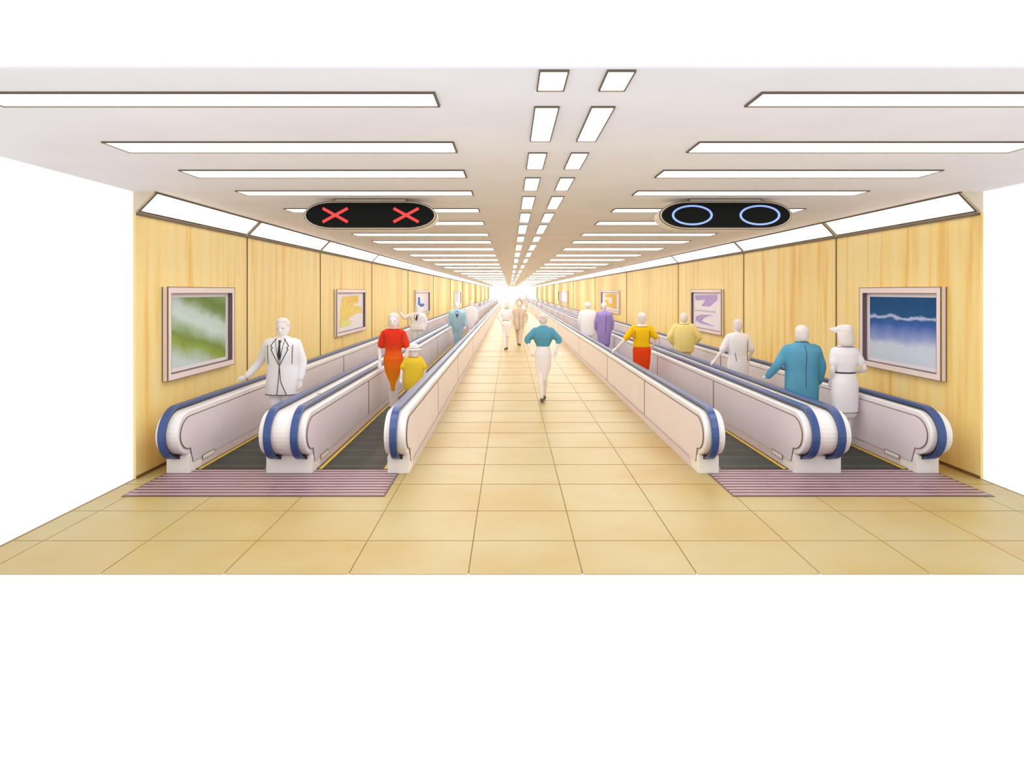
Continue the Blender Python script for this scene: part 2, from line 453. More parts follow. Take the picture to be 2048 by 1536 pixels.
# ------------------------------------------------------------------ posters
def uv_like(nt, ysign=1):
    tc = nt.nodes.new('ShaderNodeTexCoord'); sx = nt.nodes.new('ShaderNodeSeparateXYZ')
    nt.links.new(tc.outputs['Generated'], sx.inputs[0]); return tc, sx
def diag_fac(a, b, c, nscale, namp):
    def f(nt):
        tc, sx = uv_like(nt)
        no = nt.nodes.new('ShaderNodeTexNoise'); no.inputs['Scale'].default_value = nscale; no.inputs['Detail'].default_value = 5
        nt.links.new(tc.outputs['Generated'], no.inputs['Vector'])
        m1 = nt.nodes.new('ShaderNodeMath'); m1.operation = 'MULTIPLY_ADD'; m1.inputs[1].default_value = a; m1.inputs[2].default_value = c
        m2 = nt.nodes.new('ShaderNodeMath'); m2.operation = 'MULTIPLY_ADD'; m2.inputs[1].default_value = b
        m3 = nt.nodes.new('ShaderNodeMath'); m3.operation = 'MULTIPLY_ADD'; m3.inputs[1].default_value = namp
        nt.links.new(sx.outputs['Y'], m1.inputs[0]); nt.links.new(sx.outputs['Z'], m2.inputs[0]); nt.links.new(m1.outputs[0], m2.inputs[2])
        nt.links.new(no.outputs['Fac'], m3.inputs[0]); nt.links.new(m2.outputs[0], m3.inputs[2])
        return m3.outputs[0]
    return f
GREENART = ramp_mat('poster_green_print', [(.0, srgb(200, 218, 214)), (.16, srgb(150, 170, 80)), (.26, srgb(128, 150, 70)), (.36, srgb(165, 190, 160)), (.47, srgb(206, 224, 220)), (.60, srgb(200, 218, 212)), (.72, srgb(130, 155, 100)), (.82, srgb(112, 140, 72)), (1, srgb(140, 170, 120))],
                    diag_fac(.35, .8, -.30, 3.0, .28), .6, .1)
BLUEART = ramp_mat('poster_blue_print', [(.0, srgb(205, 218, 232)), (.26, srgb(206, 218, 235)), (.36, srgb(150, 165, 215)), (.56, srgb(66, 104, 182)), (.64, srgb(40, 90, 150)), (.68, srgb(190, 205, 240)), (.72, srgb(30, 85, 140)), (1, srgb(24, 78, 128))],
                   diag_fac(.0, 1.0, -.10, 4.0, .2), .6, .1)
YELART = mat('print_yellow', srgb(240, 212, 110), .6, mottle=.1, mscale=6)
YELART2 = mat('print_amber', srgb(238, 200, 90), .6)
LIME = mat('print_lime', srgb(226, 228, 140), .6)
BLUEP = mat('print_blue', srgb(40, 110, 185), .6)
ORP = mat('print_orange', srgb(238, 190, 60), .6)
PURP = mat('print_purple', srgb(186, 160, 215), .6, mottle=.06, mscale=8)
GREYP = mat('print_grey', srgb(205, 200, 208), .6)
Z0, Z1 = 1.02, 2.15
def poster(side, y0, y1, label, art, fw=.075, z0=Z0, z1=Z1):
    x, s = (XL, 1) if side == 'left' else (XR, -1)
    e = empty('framed_poster', (x, (y0+y1)/2, z0)); tag(e, label, 'poster'); inv = Matrix.Translation(-e.location)
    def B(mb, a0, a1, ya, yb, za, zb, mi=None):
        xs_ = sorted((x+s*a0, x+s*a1)); mb.box(xs_[0], xs_[1], ya, yb, za, zb, mi)
    def put(mb, name, mats):
        o = mb.build(name, mats, e); o.matrix_parent_inverse = inv; return o
    fy = fw*1.1
    T = .075
    mb = MB()
    B(mb, 0, T, y0, y0+fy, z0, z1); B(mb, 0, T, y1-fy, y1, z0, z1); B(mb, 0, T, y0+fy, y1-fy, z0, z0+fw); B(mb, 0, T, y0+fy, y1-fy, z1-fw, z1)
    put(mb, 'frame', FRAME)
    mb = MB(); g = .012
    B(mb, .0, T-.002, y0+fy, y0+fy+g, z0+fw, z1-fw); B(mb, 0, T-.002, y1-fy-g, y1-fy, z0+fw, z1-fw)
    B(mb, 0, T-.002, y0+fy+g, y1-fy-g, z0+fw, z0+fw+g*.6); B(mb, 0, T-.002, y0+fy+g, y1-fy-g, z1-fw-g*.6, z1-fw)
    put(mb, 'reveal', REVEAL)
    mb = MB(); h = .008
    Q = T-.012; B(mb, Q, T+.003, y0-h, y0, z0-h, z1+h); B(mb, Q, T+.003, y1, y1+h, z0-h, z1+h); B(mb, Q, T+.003, y0, y1, z1, z1+h); B(mb, Q, T+.003, y0, y1, z0-h, z0)
    B(mb, 0, .01, y0-h, y0, z0-h, z1+h)
    put(mb, 'frame_edge', LINE)
    ia, ib, ja, jb = y0+fy+g, y1-fy-g, z0+fw+g*.6, z1-fw-g*.6
    mb = MB(); B(mb, .003, .012, ia, ib, ja, jb); put(mb, 'poster_sheet', PAPER)
    for ai, (name, material, pts) in enumerate(art):
        # pts: (u,v) u measured from picture-left to picture-right, v up, both 0..1 on the sheet
        mb = MB(); P = []
        for u, v in pts:
            yy = ia + (ib-ia)*(u if side == 'left' else 1-u)
            P.append((yy, ja + (jb-ja)*v))
        mb.prism(P, 'x', x+s*.012, x+s*(.0145+.002*ai)); put(mb, name, material)
R_ = lambda a, b, c, d: [(a, c), (b, c), (b, d), (a, d)]
poster('left', 8.43, 10.46, 'large framed green and white poster on the left wall, nearest the front', [('print', GREENART, R_(.05, .95, .05, .95))], .07)
poster('left', 16.66, 20.0, 'framed poster with soft yellow shapes on the left wall above the walkway', [
    ('print', YELART, [(.12,.1),(.5,.12),(.42,.3),(.72,.42),(.95,.4),(.93,.6),(.6,.66),(.8,.72),(.8,.93),(.2,.9),(.15,.6)]),
    ('print', LIME, [(.18,.1),(.5,.14),(.55,.26),(.2,.28)]), ('print', YELART2, [(.4,.72),(.8,.74),(.8,.93),(.42,.9)])])
poster('left', 30.6, 36.0, 'framed white poster with a blue L-shaped figure on the left wall', [
    ('print', BLUEP, [(.2,.28),(.62,.28),(.66,.42),(.36,.45),(.34,.78),(.2,.76)])], .09)
poster('left', 52.0, 59.0, 'small plain pale framed poster farthest along the left wall', [], .1)
poster('right', 8.45, 10.4, 'large framed deep blue poster on the right wall, nearest the front', [('print', BLUEART, R_(.05, .95, .05, .95))], .07)
poster('right', 17.24, 20.16, 'framed poster with purple brush marks on the right wall', [
    ('print', PURP, [(.06,.92),(.85,.95),(.85,.8),(.6,.62),(.3,.62),(.45,.8),(.1,.78)]),
    ('print', GREYP, R_(.06, .8, .46, .51)),
    ('print', PURP, [(.1,.3),(.3,.38),(.7,.4),(.4,.3),(.3,.2),(.8,.1),(.3,.12),(.1,.18)])])
poster('right', 33.4, 40.0, 'framed poster with an orange block figure on the right wall', [
    ('print', ORP, [(.2,.9),(.85,.92),(.85,.1),(.2,.2),(.15,.55),(.4,.6),(.42,.36),(.6,.36),(.6,.72),(.2,.7)])], .09)
poster('right', 63.0, 75.5, 'small plain pale framed poster farthest along the right wall', [], .1)

# ------------------------------------------------------------------ people
def cloth(name, r, g, b): return mat(name, srgb(r, g, b), .8, .2, mottle=.03, mscale=4)
TEAL = cloth('cloth_teal', 92, 160, 190); TEAL2 = cloth('cloth_pale_teal', 160, 194, 214)
YELC = cloth('cloth_yellow', 240, 206, 60); YELC2 = cloth('cloth_golden', 244, 196, 20); PALEY = cloth('cloth_pale_yellow', 238, 224, 150)
REDC = cloth('cloth_orange_red', 232, 72, 18); PURC = cloth('cloth_purple', 160, 142, 206); TANC = cloth('cloth_tan', 216, 198, 180)
def zfac(nt):
    tc = nt.nodes.new('ShaderNodeTexCoord'); sx = nt.nodes.new('ShaderNodeSeparateXYZ')
    nt.links.new(tc.outputs['Generated'], sx.inputs[0]); return sx.outputs['Z']
OMBRE = ramp_mat('cloth_red_to_orange', [(0, srgb(240, 160, 20)), (.4, srgb(240, 122, 24)), (.75, srgb(226, 60, 30)), (1, srgb(222, 44, 30))], zfac, .8, .2)

def hand(mb, wrist, d, palm_n, s=1.0, curl=.5):
    """palm plus four unequal bent fingers and a thumb; d = pointing direction, palm_n = side the palm faces"""
    d = Vector(d).normalized(); n = Vector(palm_n); n = (n - d*n.dot(d)).normalized(); a = d.cross(n)
    W = Vector(wrist)
    mb.tube([W, W+d*.03*s, W+d*.085*s], [.024*s, .032*s, .036*s], 10, .55)
    for k, (off, L) in enumerate(((-.027, .062), (-.009, .074), (.009, .070), (.026, .054))):
        r0 = W + d*.085*s + a*off*s
        p1 = r0 + d*L*.45*s + n*L*.12*curl*s; p2 = p1 + d*L*.33*s*(1-.4*curl) + n*L*.33*curl*s; p3 = p2 + d*L*.2*s*(1-.8*curl) + n*L*.26*curl*s
        mb.tube([r0-d*.02*s, r0, p1, p2, p3], [.0095*s, .0095*s, .009*s, .0082*s, .007*s], 7)
    t0 = W + d*.028*s - a*.024*s
    mb.tube([t0, t0 - a*.026*s + d*.022*s + n*.008*s, t0 - a*.034*s + d*.052*s + n*.018*s], [.012*s, .0105*s, .0085*s], 7)

def lerp(a, b, t): return a + (b-a)*t
def person(label, px, py, h, fac, sw=.22, arms=None, legs='stand', garments=(), hair='short', details=(), depth=1.0, zbase=.016, detail=True,
           skin=None, group=None, head=1.0, shoes=True):
    """fac: -1 faces the camera end, +1 faces down the hall. sw: half shoulder width in metres. All joint targets in metres relative to the feet."""
    s = h/1.70; skin = skin or SKIN; vox = .011 if detail else .02
    e = empty('person', (px, py, zbase)); tag(e, label, 'person', group)
    fy = fac
    # ---- body
    T = h; hs = s*head
    mb = MB(); X = MB()
    Z = lambda v: v*s
    mb.loft([(0, 0, Z(.80), .10*s, .08*s), (0, 0, Z(.86), .155*s, .11*s), (0, 0, Z(.95), .15*s, .11*s), (0, 0, Z(1.06), .125*s, .095*s),
             (0, 0, Z(1.2), .15*s, .11*s), (0, 0, Z(1.32), .165*s, .11*s), (0, 0, Z(1.40), sw*.78, .085*s), (0, 0, Z(1.435), .085*s, .07*s), (0, 0, Z(1.45), .06*s, .06*s)], 20, 2.2)
    hz = lambda v: T - v*hs
    mb.tube([(0, 0, Z(1.38)), (0, fy*.005, hz(.20))], [.056*s, .052*s], 12)
    mb.loft([(0, fy*.030*hs, hz(.240), .026*hs, .030*hs), (0, fy*.024*hs, hz(.225), .045*hs, .055*hs), (0, fy*.012*hs, hz(.19), .060*hs, .078*hs),
             (0, fy*.004*hs, hz(.15), .070*hs, .090*hs), (0, 0, hz(.11), .076*hs, .097*hs), (0, 0, hz(.07), .076*hs, .097*hs),
             (0, 0, hz(.04), .068*hs, .086*hs), (0, 0, hz(.015), .048*hs, .06*hs), (0, 0, hz(0), .016*hs, .02*hs)], 20)
    if detail:
        mb.tube([(0, fy*.088*hs, hz(.112)), (0, fy*.106*hs, hz(.15)), (0, fy*.092*hs, hz(.157))], [.009*hs, .014*hs, .012*hs], 8)       # nose
        mb.ball((0, fy*.086*hs, hz(.183)), .026*hs, .012*hs, .007*hs)                                                                  # mouth
        mb.ball((0, fy*.082*hs, hz(.190)), .020*hs, .013*hs, .006*hs)
        mb.ball((0, fy*.084*hs, hz(.100)), .050*hs, .014*hs, .008*hs)                                                                  # brow
        for q in (-1, 1):
            mb.ball((q*.078*hs, -fy*.004, hz(.135)), .010*hs, .020*hs, .032*hs)                                                        # ear
            if fac < 0:
                M = MB(); M.ball((q*.029*hs, fy*.0835*hs, hz(.117)), .0125*hs, .011*hs, .006*hs, 10); M.build('eye', EYEC, e, smooth=True)
    # arms
    sh = Z(1.375)
    A = {}
    default = {'L': [(-sw-.035, 0, Z(1.10)), (-sw-.03, fy*.05, Z(.86))], 'R': [(sw+.035, 0, Z(1.10)), (sw+.03, fy*.05, Z(.86))]}
    for side, q in (('L', -1), ('R', 1)):
        el, wr = (arms or {}).get(side, default[side])[:2]
        hd = (arms or {}).get(side, default[side])[2:] 
        S = (q*(sw-.045), 0, sh)
        A[side] = (S, el, wr)
        mb.tube([(q*(sw-.10), 0, sh-.01), S, [lerp(S[i], el[i], .5) for i in range(3)], el, [lerp(el[i], wr[i], .5) for i in range(3)], wr],
                [.05*s, .052*s, .043*s, .036*s, .034*s, .024*s], 12)
        dv = Vector(wr)-Vector(el)
        if hd: dv = Vector(hd[0])
        pn = Vector(hd[1]) if len(hd) > 1 else Vector((-q, 0, -.2))
        hand(X, wr, dv, pn, s, .5)
    # legs
    LG = {}
    for q in (-1, 1):
        if legs == 'stand': kn, an, toe = (q*.085*s, fy*.015, Z(.48)), (q*.08*s, 0, Z(.08)), fy
        elif legs == 'close': kn, an, toe = (q*.05*s, fy*.02, Z(.48)), (q*.035*s, 0, Z(.08)), fy
        else:
            st = q*.16 if legs == 'walk' else -q*.16
            kn, an, toe = (q*.055*s, fy*st*.7 + fy*.03, Z(.48)), (q*.03*s, fy*st*1.1, Z(.09)), fy
        LG[q] = (kn, an)
        mb.tube([(q*.075*s, 0, Z(.88)), (q*.082*s, 0, Z(.70)), kn, (lerp(kn[0], an[0], .4), lerp(kn[1], an[1], .4)-fy*.015, lerp(kn[2], an[2], .4)), an],
                [.085*s, .078*s, .052*s, .050*s, .033*s], 12)
        mb.tube([(an[0], an[1]-fy*.02, Z(.045)), (an[0], an[1]+fy*.08*s, Z(.035)), (an[0], an[1]+fy*.16*s, Z(.025))], [.034*s, .032*s, .022*s], 10)
    mb.build('body', skin, e, voxel=vox, extra=X, smoothit=2)
    if shoes:
        for q in (-1, 1):
            an = LG[q][1]
            mb = MB(); mb.tube([(an[0], an[1]-fy*.03, Z(.043)), (an[0], an[1]+fy*.07*s, Z(.036)), (an[0], an[1]+fy*.18*s, Z(.024))], [.041*s, .040*s, .024*s], 12)
            mb.box(an[0]-.02*s, an[0]+.02*s, an[1]-.05*s if fy > 0 else an[1]+.0, an[1]-.0 if fy > 0 else an[1]+.05*s, .0, Z(.03))
            mb.build('shoe', SHOE, e, voxel=vox*.8)
    # ---- hair
    mb = MB(); b = -fy
    if hair == 'short':
        mb.loft([(0, b*.050*hs, hz(.19), .050*hs, .045*hs), (0, b*.034*hs, hz(.15), .074*hs, .072*hs), (0, b*.018*hs, hz(.10), .086*hs, .090*hs), (0, b*.010*hs, hz(.06), .088*hs, .098*hs),
                 (0, b*.004*hs, hz(.025), .076*hs, .090*hs), (0, 0, hz(-.004), .05*hs, .062*hs), (0, 0, hz(-.016), .018*hs, .02*hs)])
    elif hair == 'bob':
        mb.loft([(0, b*.060*hs, hz(.225), .072*hs, .042*hs), (0, b*.055*hs, hz(.20), .096*hs, .060*hs), (0, b*.042*hs, hz(.14), .102*hs, .075*hs), (0, b*.018*hs, hz(.08), .098*hs, .095*hs),
                 (0, b*.008*hs, hz(.03), .086*hs, .096*hs), (0, 0, hz(-.006), .055*hs, .068*hs), (0, 0, hz(-.022), .02*hs, .02*hs)])
    elif hair == 'round':
        mb.loft([(0, b*.040*hs, hz(.20), .06*hs, .055*hs), (0, b*.032*hs, hz(.16), .096*hs, .085*hs), (0, b*.022*hs, hz(.11), .118*hs, .105*hs), (0, b*.014*hs, hz(.06), .118*hs, .11*hs),
                 (0, b*.006*hs, hz(.02), .098*hs, .10*hs), (0, 0, hz(-.015), .06*hs, .07*hs), (0, 0, hz(-.03), .02*hs, .02*hs)])
    elif hair == 'bun':
        mb.loft([(0, b*.040*hs, hz(.18), .055*hs, .050*hs), (0, b*.030*hs, hz(.13), .084*hs, .080*hs), (0, b*.014*hs, hz(.08), .090*hs, .096*hs),
                 (0, b*.006*hs, hz(.035), .080*hs, .092*hs), (0, 0, hz(.0), .052*hs, .066*hs), (0, 0, hz(-.016), .02*hs, .02*hs)])
        mb.ball((0, b*.11*hs, hz(.06)), .035*hs, .033*hs, .035*hs)
    mb.build('hair', HAIR, e, voxel=vox*.8)
    # ---- garments
    G = {}
    for g in garments:
        name, material, rings, sleeve, srad = g
        mb = MB()
        R = [(0, 0, Z(z), rx, ry) for z, rx, ry in rings]
        # subdivide rings smoothly
        mb.loft(R, 24, 2.3)
        G[name] = rings
        if sleeve:
            for side in ('L', 'R'):
                q = -1 if side == 'L' else 1
                S, el, wr = A[side]
                S = (S[0], S[1], S[2]-.025*s); S2 = (q*(sw-.09), 0, sh-.035*s)
                if sleeve <= 1:
                    end = [lerp(S[i], el[i], sleeve) for i in range(3)]
                    mb.tube([S2, S, end], [srad*1.05, srad*1.05, srad*.95], 14)
                else:
                    t = sleeve-1; end = [lerp(el[i], wr[i], t) for i in range(3)]
                    mb.tube([S2, S, [lerp(S[i], el[i], .5) for i in range(3)], el, end], [srad*1.05, srad*1.05, srad*.95, srad*.82, srad*.62], 14)
        mb.build(name, material, e, voxel=vox, smoothit=3)
    # trouser legs are asked for through details
    def front(rings, x, z, eps=.006):
        zz = z/s
        rs = sorted(rings)
        for a, b_ in zip(rs, rs[1:]):
            if a[0] <= zz <= b_[0]:
                t = (zz-a[0])/(b_[0]-a[0]); rx = lerp(a[1], b_[1], t); ry = lerp(a[2], b_[2], t); break
        else:
            rx, ry = (rs[0][1], rs[0][2]) if zz < rs[0][0] else (rs[-1][1], rs[-1][2])
        return ry*max(0, 1-abs(x/rx)**2.3)**(1/2.3) + eps
    for d_ in details:
        k = d_[0]
        if k == 'trousers':
            mb = MB()
            mb.loft([(0, 0, Z(.80), .13*s, .11*s), (0, 0, Z(.9), .175*s, .13*s), (0, 0, Z(1.0), .155*s, .12*s), (0, 0, Z(1.04), .15*s, .115*s)], 20)
            for q in (-1, 1):
                kn, an = LG[q]
                mb.tube([(q*.085*s, 0, Z(.88)), (q*.09*s, 0, Z(.7)), (kn[0]*1.05, kn[1], kn[2]), (an[0], an[1], Z(.09))], [.10*s, .10*s, .078*s, .062*s], 14, 1, False)
            mb.build('trousers', d_[1], e, voxel=vox)
        elif k == 'line':          # stitching line laid on a garment: ('line', garment, side(+front/-back), points, radius)
            _, gname, sd, pts, r = d_
            mb = MB(); yy = fy*sd
            P = []
            for a, b2 in zip(pts, pts[1:]):
                for i in range(6): P.append((lerp(a[0], b2[0], i/6), lerp(a[1], b2[1], i/6)))
            P.append(pts[-1])
            mb.tube([(x*s, yy*front(G[gname], x*s, z*s, .001), z*s) for x, z in P], r, 6, 1, True, 1)
            mb.build('seam', INK, e)
        elif k == 'patch':         # closed shape laid on the front/back: ('patch', part name, garment, side, outline, material, lift)
            _, pn, gname, sd, pts, material, lift = d_
            mb = MB(); yy = fy*sd
            fr = [(x*s, yy*(front(G[gname], x*s, z*s, lift)), z*s) for x, z in pts]
            bk = [(x*s, yy*(front(G[gname], x*s, z*s, lift-.02)), z*s) for x, z in pts]
            A_ = [mb.bm.verts.new(p) for p in fr]; B_ = [mb.bm.verts.new(p) for p in bk]; mb.face(A_); mb.face(B_[::-1])
            for i in range(len(A_)): j = (i+1) % len(A_); mb.face([A_[i], A_[j], B_[j], B_[i]])
            mb.build(pn, material, e)
        elif k == 'ring':          # ('ring', part name, material, garment, z, height)
            _, pn, material, gname, z, hh = d_
            rs = G[gname]; rx = None
            for a, b2 in zip(rs, rs[1:]):
                if min(a[0], b2[0]) <= z <= max(a[0], b2[0]):
                    t = (z-a[0])/(b2[0]-a[0]); rx, ry = lerp(a[1], b2[1], t), lerp(a[2], b2[2], t)
            if rx is None: rx, ry = rs[0][1], rs[0][2]
            mb = MB(); N = 28
            o = [((rx+.004)*math.copysign(abs(math.cos(2*PI*i/N))**(2/2.3), math.cos(2*PI*i/N)), (ry+.004)*math.copysign(abs(math.sin(2*PI*i/N))**(2/2.3), math.sin(2*PI*i/N))) for i in range(N)]
            ii = [(x*.93, y*.93) for x, y in o]
            mb.band(o, ii, 'z', Z(z)-hh/2, Z(z)+hh/2); mb.build(pn, material, e)
        elif k == 'hat':
            mb = MB()
            mb.loft([(0, -fy*.01, hz(.085), .145*hs, .145*hs), (0, -fy*.01, hz(.07), .15*hs, .15*hs), (0, -fy*.01, hz(.055), .10*hs, .11*hs), (0, -fy*.005, hz(.02), .095*hs, .105*hs),
                     (0, 0, hz(-.025), .082*hs, .09*hs), (0, 0, hz(-.045), .05*hs, .06*hs)], 24)
            mb.build('hat', SKIN, e, voxel=vox*.8)
            mb = MB(); N = 30
            o = [(.098*hs*1.05*math.cos(2*PI*i/N), .112*hs*math.sin(2*PI*i/N)-fy*.008) for i in range(N)]; ii = [(x*.9, y*.9) for x, y in o]
            mb.band(o, ii, 'z', hz(.06), hz(.045)); mb.build('hat_band', INK, e)
        elif k == 'cap':
            mb = MB(); q = d_[1]
            mb.loft([(0, 0, hz(.055), .092*hs, .10*hs), (0, 0, hz(.02), .098*hs, .105*hs), (0, 0, hz(-.02), .085*hs, .09*hs), (0, 0, hz(-.034), .04*hs, .05*hs)], 22)
            mb.tube([(q*.06*hs, fy*.04, hz(.035)), (q*.15*hs, fy*.07, hz(.025))], [.05*hs, .02*hs], 12, .3)
            mb.build('cap', SKIN, e, voxel=vox*.8)
    return e

# ring sets: (z at 1.70 m tall, rx, ry)
def jacket_rings(hem, sw_, hip=.9, flare=1.0):
    return [(hem, sw_*.88*flare, .155), (hem+.12, sw_*.88, .155), (1.04, sw_*.80, .14), (1.22, sw_*.92, .15), (1.33, sw_*.97, .14), (1.39, sw_*.84, .115), (1.43, sw_*.48, .095), (1.455, .082, .078)]
shirtV = None
# 1 man in white suit
sw = .235
JR1 = jacket_rings(.64, .265)
person('person in a white suit and dark tie on the leftmost walkway, hand on the rail', -3.20, 9.85, 1.70, -1, sw,
       {'L': [(-.35, .07, 1.08), (-.50, -.04, .885), (-1, -.15, -.32), (0, 0, -1)], 'R': [(.275, .02, 1.08), (.262, -.04, .84)]},
       'stand', [('jacket', WCLOTH, JR1, 1.9, .075)], 'short',
       [('trousers', WCLOTH), ('patch', 'shirt', 'jacket', 1, [(0, 1.06), (-.062, 1.40), (-.03, 1.445), (.03, 1.445), (.062, 1.40)], SKIN, .006),
        ('patch', 'necktie', 'jacket', 1, [(0, 1.13), (-.024, 1.19), (-.010, 1.36), (-.020, 1.405), (.020, 1.405), (.010, 1.36), (.024, 1.19)], DARKCLOTH, .012),
        ('line', 'jacket', 1, [(-.055, 1.43), (-.125, 1.33), (-.10, 1.30), (-.118, 1.28), (0, 1.05)], .0055),
        ('line', 'jacket', 1, [(.055, 1.43), (.125, 1.33), (.10, 1.30), (.118, 1.28), (0, 1.05), (.02, .84), (.10, .65)], .0055),
        ('line', 'jacket', 1, [(0, 1.05), (-.01, .85), (-.03, .65)], .0055),
        ('line', 'jacket', 1, [(-.175, 1.34), (-.17, 1.2), (-.165, 1.08)], .005),
        ('line', 'jacket', 1, [(.175, 1.34), (.17, 1.2), (.165, 1.08)], .005),
        ('line', 'jacket', 1, [(-.06, 1.43), (-.062, 1.40), (0, 1.06), (.062, 1.40), (.06, 1.43)], .004),
        ('ring', 'jacket_hem', INK, 'jacket', .645, .008)], head=1.12)
# 2 woman in red to orange dress
person('person in a long red-to-orange dress on the second walkway from the left', -2.03, 12.2, 1.695, -1, .185,
       {'L': [(-.235, .02, 1.10), (-.22, -.10, .86)], 'R': [(.235, 0, 1.10), (.225, -.04, .86)]}, 'close',
       [('dress', OMBRE, [(.36, .055, .06), (.55, .115, .09), (.78, .165, .13), (.92, .175, .135), (1.06, .14, .11), (1.22, .17, .13), (1.33, .195, .125), (1.40, .205, .10), (1.43, .12, .08), (1.445, .08, .07)], .75, .078)],
       'bob', [('ring', 'neckline', INK, 'dress', 1.425, .006), ('line', 'dress', 1, [(-.155, 1.36), (-.15, 1.2)], .004), ('line', 'dress', 1, [(.155, 1.36), (.15, 1.2)], .004)], head=1.05)
# 3 child
person('child in a yellow top and round hat beside the adult in the long red dress', -1.635, 11.9, 1.16, -1, .145,
       {'L': [(-.20, -.02, .77), (-.20, -.12, .62)], 'R': [(.19, 0, .77), (.18, -.02, .60)]}, 'stand',
       [('top', YELC, [(.62, .165, .12), (.8, .18, .125), (1.1, .165, .115), (1.3, .165, .11), (1.38, .15, .095), (1.42, .10, .075), (1.44, .06, .055)], .8, .06)],
       'bob', [('trousers', WCLOTH), ('hat',), ('ring', 'neckline', INK, 'top', 1.42, .006)], head=1.28)
# 4 man in white shirt waving
person('person in a white shirt waving a raised hand, far along the leftmost walkway', -3.2, 24.2, 1.60, -1, .24,
       {'L': [(-.44, -.05, 1.18), (-.60, -.10, 1.36), (-.3, 0, 1), (0, -1, 0)], 'R': [(.29, .02, 1.06), (.27, -.03, .84)]}, 'stand',
       [('shirt', WCLOTH, jacket_rings(.80, .29), 1.85, .075)], 'short',
       [('trousers', WCLOTH), ('line', 'shirt', 1, [(-.07, 1.41), (-.10, 1.28), (-.02, 1.14)], .008), ('line', 'shirt', 1, [(.07, 1.41), (.03, 1.28), (-.02, 1.14)], .008),
        ('patch', 'necktie', 'shirt', 1, [(-.02, 1.14), (-.05, 1.2), (-.015, 1.38), (.015, 1.38), (.02, 1.2)], DARKCLOTH, .012)], head=1.1)
# 5 pale teal jacket
person('person in a pale teal jacket and dark tie, second walkway from the left', -1.88, 25.0, 1.70, -1, .25, None, 'close',
       [('jacket', TEAL2, [(.60, .12, .10), (.8, .20, .14), (1.0, .27, .15), (1.2, .31, .16), (1.32, .30, .15), (1.39, .25, .12), (1.43, .13, .09), (1.455, .082, .078)], 1.9, .08)], 'short',
       [('trousers', TEAL2), ('patch', 'necktie', 'jacket', 1, [(0, 1.16), (-.03, 1.22), (-.015, 1.40), (.015, 1.40), (.03, 1.22)], DARKCLOTH, .012),
        ('line', 'jacket', 1, [(-.07, 1.42), (-.06, 1.3), (0, 1.15), (.06, 1.3), (.07, 1.42)], .007)])
# 6 white figure beyond
person('person in a loose white coat behind the pale teal jacket, near the aisle rail', -1.74, 31.5, 1.66, -1, .21, None, 'close',
       [('coat', WCLOTH, [(.45, .14, .12), (.8, .26, .16), (1.1, .27, .17), (1.3, .26, .15), (1.39, .21, .12), (1.43, .12, .09), (1.455, .08, .07)], 1.9, .075)], 'short', [('trousers', WCLOTH)])
# 7, 8 pair in the aisle
person('slim person in white walking on the tiled aisle, left one of the distant pair', -.14, 25.1, 1.70, 1, .19,
       {'L': [(-.28, -.10, 1.17), (-.16, -.12, .98)], 'R': [(.22, .05, 1.1), (.22, .1, .88)]}, 'walk',
       [('dress', WCLOTH, [(.5, .10, .10), (.75, .15, .12), (.92, .165, .13), (1.06, .135, .11), (1.22, .165, .13), (1.33, .19, .12), (1.40, .19, .10), (1.43, .1, .08), (1.45, .07, .065)], 1.2, .06)], 'bob',
       [('ring', 'belt', INK, 'dress', 1.06, .012)])
person('person in a tan coat walking on the tiled aisle, right one of the distant pair', .35, 27.0, 1.70, 1, .22, 
       {'L': [(-.26, 0, 1.12), (-.22, .06, .88)], 'R': [(.30, -.04, 1.12), (.26, -.12, .88)]}, 'stride',
       [('coat', TANC, [(.62, .17, .13), (.85, .21, .15), (1.06, .21, .14), (1.22, .23, .15), (1.33, .235, .14), (1.40, .2, .11), (1.43, .12, .09), (1.455, .08, .075)], 1.9, .07)], 'short',
       [('trousers', TANC), ('line', 'coat', -1, [(0, 1.38), (0, .64)], .006)])
# 9 teal top white skirt
person('person in a teal top and white skirt walking down the tiled aisle', .63, 13.36, 1.665, 1, .19,
       {'L': [(-.30, -.02, 1.17), (-.24, -.12, .98)], 'R': [(.30, -.02, 1.17), (.25, -.10, .98)]}, 'walk',
       [('skirt', WCLOTH, [(.40, .070, .085), (.55, .105, .11), (.75, .145, .135), (.90, .165, .14), (1.0, .145, .12), (1.08, .115, .10)], 0, 0),
        ('top', TEAL, [(1.06, .122, .108), (1.14, .16, .12), (1.24, .20, .14), (1.33, .205, .13), (1.40, .17, .105), (1.44, .10, .08), (1.465, .07, .065)], 1.3, .078)],
       'bun', [('ring', 'waistband', INK, 'skirt', 1.07, .010)])
# 10, 11
person('person with rounded hair in a white coat beside the purple coat, third walkway', 2.80, 25.3, 1.68, 1, .25, None, 'stand',
       [('coat', WCLOTH, [(.5, .23, .16), (.8, .25, .16), (1.1, .27, .16), (1.3, .28, .15), (1.39, .23, .12), (1.43, .12, .09), (1.455, .08, .07)], 1.9, .08)], 'round', [('trousers', WCLOTH)])
person('person in a long purple coat riding the third walkway', 2.97, 22.1, 1.73, 1, .22, None, 'stand',
       [('coat', PURC, [(.4, .19, .14), (.8, .22, .15), (1.06, .22, .14), (1.22, .24, .15), (1.33, .25, .14), (1.40, .20, .11), (1.43, .11, .09), (1.455, .08, .075)], 1.9, .08)], 'short',
       [('trousers', PURC), ('line', 'coat', -1, [(.05, 1.3), (.03, .8)], .006)])
